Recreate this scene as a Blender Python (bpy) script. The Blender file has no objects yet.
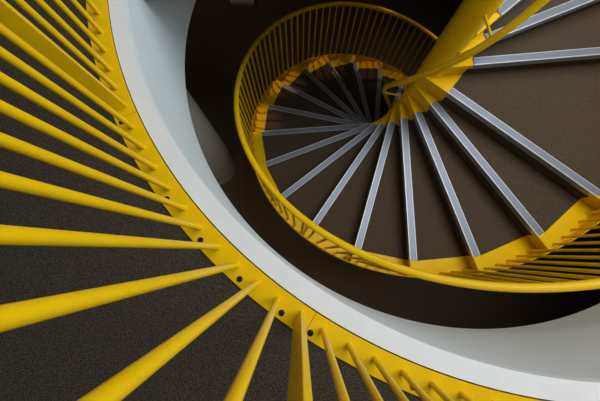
import bpy, bmesh, math
from math import cos, sin, pi, sqrt, atan2
from mathutils import Matrix, Vector

C = bpy.context.scene.collection
sc = bpy.context.scene

# ------------------------------------------------------------------ survey
# plan coordinates: x to the right, y towards the viewer, z = depth below the eye
FLOOR = 5.309                       # depth of the lower floor below the eye
LAND = 1.1415                       # depth of the landing
SOFFIT = 1.9929
AX, AY = 1.3157, -1.7723            # stair axis
TH0, DTH, ZN0, RISE = 0.7518, 0.2951, 2.2492, 0.17
KZ = RISE / DTH
RIN, RN, DOFF = 0.2735, 1.8662, 0.0821
R_OUT = 2.03
I0, I1 = -5, 17
# a quarter landing (step 0) breaks the flight: the steps above it start further round
TH = {i: TH0 + i * DTH if i >= 0 else -0.06 + (i + 1) * 0.295 for i in range(-6, 18)}
TH[-1] = -0.045
ZS = {i: ZN0 + i * RISE for i in range(-3, 18)}
ZS.update({-4: 1.540, -5: 1.341, -6: LAND})


def nose_z(a):
    """depth of the line through the nosings"""
    if a >= TH0:
        return ZN0 + KZ * (a - TH0)
    if a >= 0.235:
        return ZN0
    return max(ZN0 + KZ * (a - 0.235), LAND)


def B(x, y, z):
    return (x, -y, FLOOR - z)


def pol(r, a, z):
    return B(AX + r * cos(a), AY + r * sin(a), z)


# ------------------------------------------------------------------ materials
def mat(name, col, rough=0.5, metal=0.0, spec=0.5):
    m = bpy.data.materials.new(name)
    m.use_nodes = True
    nt = m.node_tree
    b = nt.nodes['Principled BSDF']
    b.inputs['Base Color'].default_value = (*col, 1)
    b.inputs['Roughness'].default_value = rough
    b.inputs['Metallic'].default_value = metal
    b.inputs['Specular IOR Level'].default_value = spec
    return m, nt, b


def noise_col(nt, b, c0, c1, scale, p0=0.35, p1=0.65, detail=3, bump=0.0, dist=0.002, rough=0.6):
    tc = nt.nodes.new('ShaderNodeTexCoord')
    n = nt.nodes.new('ShaderNodeTexNoise')
    n.inputs['Scale'].default_value = scale
    n.inputs['Detail'].default_value = detail
    n.inputs['Roughness'].default_value = rough
    nt.links.new(tc.outputs['Object'], n.inputs['Vector'])
    r = nt.nodes.new('ShaderNodeValToRGB')
    r.color_ramp.elements[0].position = p0
    r.color_ramp.elements[0].color = (*c0, 1)
    r.color_ramp.elements[1].position = p1
    r.color_ramp.elements[1].color = (*c1, 1)
    nt.links.new(n.outputs['Fac'], r.inputs['Fac'])
    nt.links.new(r.outputs['Color'], b.inputs['Base Color'])
    if bump:
        bp = nt.nodes.new('ShaderNodeBump')
        bp.inputs['Strength'].default_value = bump
        bp.inputs['Distance'].default_value = dist
        nt.links.new(n.outputs['Fac'], bp.inputs['Height'])
        nt.links.new(bp.outputs['Normal'], b.inputs['Normal'])
    return n


YEL, nt, b = mat('yellow_paint', (0.82, 0.47, 0.004), 0.32, spec=0.22)
noise_col(nt, b, (0.84, 0.500, 0.002), (0.89, 0.540, 0.003), 9, 0.3, 0.7, 2, 0.05, 0.001)
CARPET, nt, b = mat('speckled_brown_carpet', (0.05, 0.038, 0.03), 0.95, spec=0.1)
noise_col(nt, b, (0.020, 0.015, 0.0105), (0.125, 0.096, 0.071), 190, 0.34, 0.68, 2, 0.6, 0.003, 0.7)
TREADC, nt, b = mat('brown_stair_carpet', (0.08, 0.06, 0.045), 0.95, spec=0.1)
noise_col(nt, b, (0.046, 0.031, 0.020), (0.104, 0.074, 0.050), 110, 0.3, 0.7, 3, 0.5, 0.003, 0.7)
ALU, nt, b = mat('anodised_aluminium', (0.26, 0.285, 0.34), 0.46, 0.5)
ALUE, nt, b = mat('bare_aluminium_edge', (0.70, 0.70, 0.71), 0.5, 0.5)
WHITE, nt, b = mat('white_paint', (0.80, 0.82, 0.84), 0.5)
noise_col(nt, b, (0.78, 0.80, 0.82), (0.83, 0.85, 0.865), 6, 0.3, 0.7, 3, 0.03, 0.001)
PLASTER, nt, b = mat('white_plaster', (0.72, 0.74, 0.74), 0.7)
noise_col(nt, b, (0.68, 0.71, 0.715), (0.73, 0.76, 0.765), 3, 0.3, 0.7, 4, 0.08, 0.002)
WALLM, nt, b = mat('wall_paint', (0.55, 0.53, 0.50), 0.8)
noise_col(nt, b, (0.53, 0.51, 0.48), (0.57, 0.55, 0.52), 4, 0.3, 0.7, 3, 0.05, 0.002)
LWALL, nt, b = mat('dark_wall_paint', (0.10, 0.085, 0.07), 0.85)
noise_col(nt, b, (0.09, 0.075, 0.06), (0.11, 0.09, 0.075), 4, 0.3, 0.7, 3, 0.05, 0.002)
LFLOOR, nt, b = mat('dark_brown_floor', (0.05, 0.035, 0.026), 0.95, spec=0.1)
noise_col(nt, b, (0.165, 0.115, 0.080), (0.205, 0.145, 0.102), 60, 0.3, 0.7, 3, 0.4, 0.003)
CONC, nt, b = mat('column_plaster', (0.36, 0.33, 0.30), 0.85)
noise_col(nt, b, (0.54, 0.49, 0.44), (0.60, 0.55, 0.50), 5, 0.3, 0.7, 4, 0.1, 0.003)
PALE, nt, b = mat('pale_laminate', (0.62, 0.57, 0.48), 0.5)
noise_col(nt, b, (0.74, 0.68, 0.58), (0.79, 0.73, 0.63), 7, 0.3, 0.7, 3)
BLACK, nt, b = mat('black_plastic', (0.012, 0.012, 0.013), 0.25)
noise_col(nt, b, (0.010, 0.010, 0.011), (0.014, 0.014, 0.015), 40)


# ------------------------------------------------------------------ helpers
def obj(name, bm, m, parent=None, smooth=None, recalc=True):
    if recalc:
        bmesh.ops.recalc_face_normals(bm, faces=bm.faces[:])
    me = bpy.data.meshes.new(name)
    if smooth is not None:
        for e in bm.edges:
            if len(e.link_faces) == 2 and e.calc_face_angle(0) > smooth:
                e.smooth = False
        for f in bm.faces:
            f.smooth = True
    if parent is not None:                    # keep the mesh in its parent's own frame
        bm.transform(Matrix.Translation(-world_of(parent)))
    bm.to_mesh(me)
    bm.free()
    for mm in (m if isinstance(m, list) else [m]):
        me.materials.append(mm)
    o = bpy.data.objects.new(name, me)
    C.objects.link(o)
    if parent is not None:
        o.parent = parent
    return o


def world_of(o):
    v = Vector((0, 0, 0))
    while o is not None:
        v = v + o.location
        o = o.parent
    return v


def thing(name, label, cat, loc, group=None):
    o = bpy.data.objects.new(name, None)
    C.objects.link(o)
    o.location = loc
    o.empty_display_size = 0.2
    o['label'] = label
    o['category'] = cat
    if group:
        o['group'] = group
    return o


def tag(o, label, cat, group=None):
    o['label'] = label
    o['category'] = cat
    if group:
        o['group'] = group
    return o


def struct(name, bm, m, smooth=None):
    o = obj(name, bm, m, None, smooth)
    o['kind'] = 'structure'
    return o


def prism(bm, poly, z0, z1, mi=0):
    """vertical prism over a plan polygon, depths z0 (top) to z1 (bottom)"""
    t = [bm.verts.new(B(x, y, z0)) for x, y in poly]
    u = [bm.verts.new(B(x, y, z1)) for x, y in poly]
    n = len(poly)
    fs = [bm.faces.new(t), bm.faces.new(u[::-1])]
    for k in range(n):
        fs.append(bm.faces.new((t[k], u[k], u[(k + 1) % n], t[(k + 1) % n])))
    for f in fs:
        f.material_index = mi
    return fs


def box(bm, x0, x1, y0, y1, z0, z1):
    prism(bm, [(x0, y0), (x1, y0), (x1, y1), (x0, y1)], z0, z1)


def tube(bm, pts, r, n=12, cap=True):
    pts = [Vector(p) for p in pts]
    rings = []
    ref = None
    for k, p in enumerate(pts):
        d = (pts[min(k + 1, len(pts) - 1)] - pts[max(k - 1, 0)]).normalized()
        if ref is None:
            ref = d.orthogonal().normalized()
        ref = (ref - d * ref.dot(d)).normalized()
        s = d.cross(ref)
        rings.append([bm.verts.new(p + r * (cos(2 * pi * j / n) * ref + sin(2 * pi * j / n) * s)) for j in range(n)])
    for a, c in zip(rings, rings[1:]):
        for j in range(n):
            bm.faces.new((a[j], a[(j + 1) % n], c[(j + 1) % n], c[j]))
    if cap:
        bm.faces.new(rings[0][::-1])
        bm.faces.new(rings[-1])


def arc_band(bm, r0, r1, z0, z1, a0, a1, n, z0b=None, closed=False, r0b=None):
    """solid ring sector: radii r0..r1 (r0b at the bottom), depths z0..z1"""
    r0b = r0 if r0b is None else r0b
    rows = []
    for k in range(n if closed else n + 1):
        a = a0 + (a1 - a0) * k / n
        rows.append([bm.verts.new(pol(r0, a, z0)), bm.verts.new(pol(r1, a, z0)),
                     bm.verts.new(pol(r1, a, z1)), bm.verts.new(pol(r0b, a, z1))])
    m = len(rows)
    for k in range(m if closed else m - 1):
        p, q = rows[k], rows[(k + 1) % m]
        for j in range(4):
            bm.faces.new((p[j], p[(j + 1) % 4], q[(j + 1) % 4], q[j]))
    if not closed:
        bm.faces.new(rows[0])
        bm.faces.new(rows[-1][::-1])


def slab_with_hole(bm, r, x0, x1, y0, y1, z0, z1, n=160):
    """rectangular slab with a round hole about the stair axis"""
    rows = []
    for k in range(n):
        a = 2 * pi * k / n
        dx, dy = cos(a), sin(a)
        ts = []
        if dx > 1e-9: ts.append((x1 - AX) / dx)
        if dx < -1e-9: ts.append((x0 - AX) / dx)
        if dy > 1e-9: ts.append((y1 - AY) / dy)
        if dy < -1e-9: ts.append((y0 - AY) / dy)
        t = min(ts)
        rows.append((a, t))
    # make sure the corners are hit
    for cx, cy in ((x0, y0), (x1, y0), (x1, y1), (x0, y1)):
        rows.append((atan2(cy - AY, cx - AX) % (2 * pi), sqrt((cx - AX) ** 2 + (cy - AY) ** 2)))
    rows.sort()
    vs = []
    for a, t in rows:
        vs.append([bm.verts.new(pol(r, a, z0)), bm.verts.new(pol(t, a, z0)),
                   bm.verts.new(pol(t, a, z1)), bm.verts.new(pol(r, a, z1))])
    m = len(vs)
    for k in range(m):
        p, q = vs[k], vs[(k + 1) % m]
        for j in range(4):
            bm.faces.new((p[j], p[(j + 1) % 4], q[(j + 1) % 4], q[j]))


def cyl(bm, x, y, r, z0, z1, n=24):
    prism(bm, [(x + r * cos(2 * pi * k / n), y + r * sin(2 * pi * k / n)) for k in range(n)], z0, z1)


# ------------------------------------------------------------------ the setting
XA, XB, YA, YB = -5.5, 7.5, -8.0, 4.0
TOP = -3.0
bm = bmesh.new(); slab_with_hole(bm, 2.372, XA, XB, YA, YB, LAND, LAND + 0.02); struct('floor', bm, CARPET)
bm = bmesh.new(); slab_with_hole(bm, 2.45, XA, XB, YA, YB, SOFFIT - 0.02, SOFFIT); struct('ceiling', bm, PLASTER)
bm = bmesh.new(); box(bm, XA, XB, YA, YB, FLOOR, FLOOR + 0.1); struct('floor', bm, LFLOOR)
# white kerb on top of the well edge and the plastered face of the well below it
bm = bmesh.new()
arc_band(bm, 2.2846, 2.3660, LAND - 0.004, LAND + 0.03, 0, 2 * pi, 192, closed=True)
struct('trim_1', bm, WHITE, 0.6)
bm = bmesh.new()
arc_band(bm, 2.2850, 2.45, LAND + 0.03, SOFFIT, 0, 2 * pi, 192, closed=True, r0b=2.3176)
struct('trim_2', bm, PLASTER, 0.6)
# arrival platform where the flight meets the landing; unseen, widened to shade lower steps
bm = bmesh.new()
arc_band(bm, 0.10, 2.2840, LAND, LAND + 0.2, -3.25, TH[-6] + 0.03, 20)
struct('floor', bm, CARPET)
for nm, (a, c, d, e) in dict(wall_left=(XA - 0.2, XA, YA - 0.2, YB + 0.2), wall_right=(XB, XB + 0.2, YA - 0.2, YB + 0.2),
                             wall_back=(XA, XB, YA - 0.2, YA), wall_front=(XA, XB, YB, YB + 0.2)).items():
    bm = bmesh.new()
    if nm == 'wall_right':                      # wide window in this wall
        WY0, WY1, WZ0, WZ1 = -2.6, 1.4, -2.2, 0.3
        box(bm, a, c, d, WY0, TOP, SOFFIT - 0.02); box(bm, a, c, WY1, e, TOP, SOFFIT - 0.02)
        box(bm, a, c, WY0, WY1, TOP, WZ0); box(bm, a, c, WY0, WY1, WZ1, SOFFIT - 0.02)
    else:
        box(bm, a, c, d, e, TOP, SOFFIT - 0.02)
    struct(nm, bm, WALLM)
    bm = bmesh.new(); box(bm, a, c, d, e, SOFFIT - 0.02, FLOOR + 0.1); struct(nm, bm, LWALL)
bm = bmesh.new()
for y in (WY0 + 0.03, (WY0 + WY1) / 2, WY1 - 0.03):
    box(bm, XB + 0.06, XB + 0.12, y - 0.03, y + 0.03, WZ0, WZ1)
for z in (WZ0 + 0.03, WZ1 - 0.03):
    box(bm, XB + 0.06, XB + 0.12, WY0 + 0.06, WY1 - 0.06, z - 0.03, z + 0.03)
struct('window_1', bm, WHITE)
# upper ceiling with a square rooflight opening
SX0, SX1, SY0, SY1 = 0.9, 5.1, -5.0, 0.4
bm = bmesh.new()
for r in ((XA, XB, YA, SY0), (XA, XB, SY1, YB), (XA, SX0, SY0, SY1), (SX1, XB, SY0, SY1)):
    box(bm, *r, TOP - 0.15, TOP)
struct('ceiling', bm, PLASTER)


# ------------------------------------------------------------------ spiral staircase
def P(i, s, off):
    a = TH[i]
    tc = DOFF * (RN - s) / (RN - RIN) + off
    return (AX + s * cos(a) - tc * sin(a), AY + s * sin(a) + tc * cos(a))


def ang(p):
    return atan2(p[1] - AY, p[0] - AX)


def line_prism(bm, i, s0, s1, o0, o1, z0, z1, mi=0):
    return prism(bm, [P(i, s0, o0), P(i, s1, o0), P(i, s1, o1), P(i, s0, o1)], z0, z1, mi)


stair = thing('spiral_staircase', 'yellow steel spiral staircase with brown carpeted treads, grey nosings and thin balusters',
              'staircase', B(AX, AY, FLOOR))
bm = bmesh.new()
for ra, za, zb_ in ((0.120, 0.06, FLOOR),):
    cyl(bm, AX + 0.008, AY, ra, za, zb_, 64)
obj('central_pole', bm, YEL, stair, 0.6)

FR = 0.038
for i in range(I0, I1 + 1):
    z = ZS[i]
    zn = ZS[i + 1] if i < I1 else FLOOR
    st = bmesh.new()
    pf = P(i, R_OUT, FR)
    pb = P(i - 1, R_OUT, -0.012)
    a1, a0 = ang(pf), ang(pb)
    while a0 > a1: a0 -= 2 * pi
    while a1 - a0 > 2 * pi: a0 += 2 * pi
    na = 6 if a1 - a0 < 0.5 else 16
    arc = [(AX + R_OUT * cos(a1 + (a0 - a1) * k / na), AY + R_OUT * sin(a1 + (a0 - a1) * k / na)) for k in range(na + 1)]
    mid = []
    if i == 0:
        b1, b0 = TH[0] - 0.06, TH[-1] + 0.04
        mid = [(AX + 1.87 * cos(b1 + (b0 - b1) * k / 6), AY + 1.87 * sin(b1 + (b0 - b1) * k / 6)) for k in range(2, 5)]
    prism(st, [P(i, 0.0, FR)] + arc + [P(i - 1, 0.0, -0.012)], z, z + 0.006)
    line_prism(st, i, 0.0, R_OUT, FR - 0.006, FR, z + 0.006, z + 0.040)            # front lip
    line_prism(st, i, 0.0, R_OUT, -0.006, 0.0, z + 0.006, zn - 0.006)              # riser
    step = obj('step', st, YEL, stair)
    # carpet on the tread and down the riser
    cb = bmesh.new()
    prism(cb, [P(i, RIN - 0.002, -0.0335), P(i, RN + 0.004, -0.0335)] + mid + [P(i - 1, RN + 0.004, 0.006), P(i - 1, RIN + 0.01, 0.006)], z - 0.006, z - 0.0002)
    line_prism(cb, i, RIN + 0.01, RN, 0.0002, 0.005, z + 0.010, zn - 0.004)
    obj('tread_carpet', cb, TREADC, step)
    # aluminium nosing: ribbed top, bright edges, front skirt
    nb = bmesh.new()
    line_prism(nb, i, RIN, RN, -0.034, -0.029, z - 0.009, z - 0.0002, 1)
    for k in range(5):
        o0 = -0.029 + k * 0.0126
        line_prism(nb, i, RIN, RN, o0, o0 + 0.0108, z - 0.0085, z - 0.0002, 0)
        line_prism(nb, i, RIN, RN, o0 + 0.0108, o0 + 0.0126, z - 0.0065, z - 0.0002, 0)
    line_prism(nb, i, RIN, RN, 0.034, 0.042, z - 0.009, z - 0.0002, 1)
    line_prism(nb, i, RIN, RN - 0.06, FR + 0.0002, 0.042, z - 0.0002, z + 0.046, 0)
    obj('nosing', nb, [ALU, ALUE], step)

# outer string: a helical plate outside the step ends
bm = bmesh.new()
rows = []
A0, A1 = TH[-5] - 0.27, TH0 + (I1 + 0.1) * DTH
n = 220
for k in range(n + 1):
    a = A0 + (A1 - A0) * k / n
    zt = nose_z(a) - 0.012
    zb = min(zt + 0.25, FLOOR)
    rows.append([bm.verts.new(pol(2.0305, a, zt)), bm.verts.new(pol(2.040, a, zt)),
                 bm.verts.new(pol(2.040, a, zb)), bm.verts.new(pol(2.0305, a, zb))])
for p, q in zip(rows, rows[1:]):
    for j in range(4):
        bm.faces.new((p[j], p[(j + 1) % 4], q[(j + 1) % 4], q[j]))
bm.faces.new(rows[0]); bm.faces.new(rows[-1][::-1])
obj('outer_stringer', bm, YEL, stair, 0.6)

# ------------------------------------------------------------------ outer balustrade of the spiral
R_RAIL, ZR0 = 1.9888, 0.7353
rail_z = lambda a: nose_z(a) - (ZN0 - ZR0 - KZ * TH0)
bm = bmesh.new()
aa0, aa1 = TH[-5] - 0.27, TH0 + (I1 + 0.1) * DTH
tube(bm, [pol(R_RAIL, aa0 + (aa1 - aa0) * k / 260, rail_z(aa0 + (aa1 - aa0) * k / 260)) for k in range(261)], 0.0275, 14)
brs = obj('handrail', bm, YEL, stair, 0.8)


def spiral_baluster(bm, i, k):
    a = TH[i] - 0.020 - 0.059 * k
    r = 1.995
    z = ZS[i]
    tube(bm, [pol(r, a, z), pol(r, a, rail_z(a))], 0.0125, 10)


rest = bmesh.new()
for i in range(I0, I1 + 1):
    for k in range(14 if i == 0 else 5):
        if -1 <= i <= 16:
            bm = bmesh.new()
            spiral_baluster(bm, i, k)
            obj('baluster', bm, YEL, brs, 0.8)
        else:
            spiral_baluster(rest, i, k)
o = obj('baluster', rest, YEL, brs, 0.8)
o['kind'] = 'stuff'

# ------------------------------------------------------------------ small rail around the pole
R_IN = 0.324
inr_z = lambda a: nose_z(a) - (ZN0 - 0.7134 - KZ * TH0)
bm = bmesh.new()
aa0, aa1 = -1.3, TH0 + 16.5 * DTH
tube(bm, [pol(R_IN, aa0 + (aa1 - aa0) * k / 240, inr_z(aa0 + (aa1 - aa0) * k / 240)) for k in range(241)], 0.027, 14)
prl = obj('pole_handrail', bm, YEL, stair, 0.8)
prl['label'] = 'tight helical handrail tube close around the central pole'
for a, drop in ((-1.0, 0.0), (1.47, 0.0), (3.36, 0.11), (5.3, 0.11)):
    bm = bmesh.new()
    z = inr_z(a)
    if drop:
        pts = [pol(R_IN, a, z + 0.02), pol(R_IN, a, z + drop - 0.015), pol(R_IN - 0.004, a, z + drop - 0.004),
               pol(R_IN - 0.015, a, z + drop), pol(0.112, a, z + drop)]
    else:
        pts = [pol(R_IN - 0.01, a, z), pol(0.112, a, z)]
    tube(bm, pts, 0.0095, 8)
    obj('bracket', bm, YEL, prl, 0.8)

# ------------------------------------------------------------------ landing railing around the well
POST0, SEC = 2.1435, 0.5262
OFFS = (.049, .0943, .1408, .1881, .2365, .284, .333, .3824, .4319, .480)
OFFS2 = (.0478, .0957, .1435, .1913, .2418, .2906, .3398, .3887, .4352, .4842)
lr = thing('landing_railing', 'yellow railing of round balusters and flat posts bolted to the carpeted landing edge',
           'railing', pol(2.42, POST0, LAND))
R_B = 2.416
PT = 0.010                                     # plate thickness
zt = LAND - PT
RAILZ = 0.035
KS = range(-3, 4)
for k in KS:
    p = POST0 + k * SEC
    s0 = p - 0.0205
    bm = bmesh.new()
    arc_band(bm, 2.3715, 2.476, zt, LAND - 0.0002, s0 + 0.0004, s0 + SEC - 0.0004, 24)
    obj('base_plate', bm, YEL, lr, 0.6)
    # post: upright flat bar, broad side along the radius
    bm = bmesh.new()
    e = (cos(p), sin(p)); t = (-sin(p), cos(p))
    q = lambda u, v: (AX + e[0] * u + t[0] * v, AY + e[1] * u + t[1] * v)
    prism(bm, [q(2.398, -0.010), q(2.456, -0.010), q(2.456, 0.010), q(2.398, 0.010)], RAILZ, zt)
    bmesh.ops.bevel(bm, geom=[x for x in bm.edges], offset=0.0015, segments=1, affect='EDGES')
    obj('post', bm, YEL, lr)
    for a in (OFFS if k >= 0 else OFFS2):
        a += p - 0.0022
        bm = bmesh.new()
        tube(bm, [pol(R_B, a, zt), pol(R_B, a, RAILZ)], 0.0118, 16)
        obj('baluster', bm, YEL, lr, 0.8)
    for a in (p + 0.029, p + 0.1195, p + 0.217, p + 0.316, p + 0.411, p + 0.498):
        bm = bmesh.new()
        n = 18
        prof = [(0.0128, 0.0), (0.0128, 0.002), (0.0108, 0.0046), (0.0058, 0.0055), (0.0050, 0.0032)]
        x, y = AX + 2.450 * cos(a), AY + 2.450 * sin(a)
        prev = None
        for r, h in prof:
            ring = [bm.verts.new(B(x + r * cos(2 * pi * m / n), y + r * sin(2 * pi * m / n), zt - 0.0002 - h)) for m in range(n)]
            if prev:
                for m in range(n):
                    bm.faces.new((prev[m], prev[(m + 1) % n], ring[(m + 1) % n], ring[m]))
            else:
                bm.faces.new(ring[::-1])
            prev = ring
        bm.faces.new(prev)
        o = obj('bolt', bm, BLACK, lr, 0.7)
        o['label'] = 'black bolt head'
bm = bmesh.new()
aa0, aa1 = POST0 - 3 * SEC - 0.03, POST0 + 4 * SEC - 0.02
tube(bm, [pol(R_B + 0.011, aa0 + (aa1 - aa0) * k / 160, RAILZ) for k in range(161)], 0.024, 14)
obj('handrail', bm, YEL, lr, 0.8)

# ------------------------------------------------------------------ things on the lower floor
col = thing('column', 'thick round grey column standing on the dark floor behind the white well edge', 'column', B(-1.765, -1.77, FLOOR))
bm = bmesh.new()
cyl(bm, -1.765, -1.77, 0.42, SOFFIT, FLOOR - 0.765, 64)
cyl(bm, -1.765, -1.77, 0.41, FLOOR - 0.7649, FLOOR - 0.7501, 64)
obj('shaft', bm, CONC, col, 0.6)
bm = bmesh.new()
cyl(bm, -1.765, -1.77, 0.42, FLOOR - 0.75, FLOOR, 64)
obj('base', bm, CONC, col, 0.6)
pl = thing('plinth', 'low pale rectangular plinth on the dark lower floor, at the top edge of the photo', 'plinth', B(-1.37, -6.4, FLOOR))
bm = bmesh.new()
box(bm, -1.658, -1.083, -7.1, -5.862, FLOOR - 0.10, FLOOR - 0.06)
bmesh.ops.bevel(bm, geom=bm.edges[:], offset=0.004, segments=2, affect='EDGES')
obj('top_slab', bm, PALE, pl)
bm = bmesh.new()
box(bm, -1.64, -1.10, -7.08, -5.88, FLOOR - 0.0598, FLOOR)
obj('base', bm, PALE, pl)

# ------------------------------------------------------------------ light
w = bpy.data.worlds.new('World')
sc.world = w
w.use_nodes = True
bg = w.node_tree.nodes['Background']
bg.inputs['Color'].default_value = (0.80, 0.90, 1.0, 1)
bg.inputs['Strength'].default_value = 1.0


def area(name, loc, target, size, power, col, sy=None):
    l = bpy.data.lights.new(name, 'AREA')
    l.shape = 'RECTANGLE'
    l.size = size
    l.size_y = sy or size
    l.energy = power
    l.color = col
    o = bpy.data.objects.new(name, l)
    C.objects.link(o)
    o.location = loc
    d = Vector(target) - Vector(loc)
    o.rotation_euler = d.to_track_quat('-Z', 'Y').to_euler()
    return o


area('rooflight', B(3.0, -2.3, TOP + 0.02), B(3.0, -2.3, 5), 4.1, 245, (0.975, 0.985, 1.0), 5.3)
area('window_daylight', B(XB - 0.06, -0.6, -0.95), B(0, -0.6, 1.2), 3.9, 190, (0.62, 0.85, 1.0), 2.4)
area('lower_fill_light', B(-1.3, 1.5, SOFFIT + 0.02), B(-1.6, 0.5, 5), 1.6, 21, (1.0, 0.80, 0.62), 1.0)  # unseen fill, added to brighten the column and the lower floor
area('lower_fill_light', B(-2.6, -6.6, SOFFIT + 0.02), B(-2.6, -6.6, 5), 1.0, 4, (1.0, 0.82, 0.62), 1.0)  # second added fill, lifts the far floor and the plinth


def spot(name, loc, target, power, col, angle, rad, blend=0.5):
    l = bpy.data.lights.new(name, 'SPOT')
    l.energy = power
    l.color = col
    l.spot_size = angle
    l.spot_blend = blend
    l.shadow_soft_size = rad
    o = bpy.data.objects.new(name, l)
    C.objects.link(o)
    o.location = loc
    d = Vector(target) - Vector(loc)
    o.rotation_euler = d.to_track_quat('-Z', 'Y').to_euler()
    return o


for a in (3.25, 3.75, 4.25, 4.75, 5.2):
    spot('downlight', pol(2.54, a, SOFFIT + 0.02), pol(1.96, a, nose_z(a + 2 * pi if a < 0 else a)), 46, (1.0, 0.66, 0.34), 0.40, 0.012, 0.8)

# ------------------------------------------------------------------ camera
Rr = [[0.9999916626441268, 0.0007841699808115464, 0.004007458006794318],
      [0.0, 0.9813879425139107, -0.19203569014199645],
      [-0.0040834595914525556, 0.19203408907210737, 0.9813797603333843]]
cd = bpy.data.cameras.new('camera')
cam = bpy.data.objects.new('camera', cd)
C.objects.link(cam)
colr = Vector((Rr[0][0], -Rr[1][0], -Rr[2][0]))
cold = Vector((Rr[0][1], -Rr[1][1], -Rr[2][1]))
colf = Vector((Rr[0][2], -Rr[1][2], -Rr[2][2]))
M = Matrix((( colr.x, -cold.x, -colf.x, 0), (colr.y, -cold.y, -colf.y, 0), (colr.z, -cold.z, -colf.z, FLOOR), (0, 0, 0, 1)))
cam.matrix_world = M
cd.sensor_width = 36
cd.sensor_fit = 'HORIZONTAL'
cd.lens = 259.5382 * 36 / 600
cd.clip_start = 0.01
sc.camera = cam

sc.view_settings.view_transform = 'Standard'
sc.view_settings.look = 'None'
sc.view_settings.gamma = 1
sc.view_settings.exposure = 0.0
sc.view_settings.use_curve_mapping = False
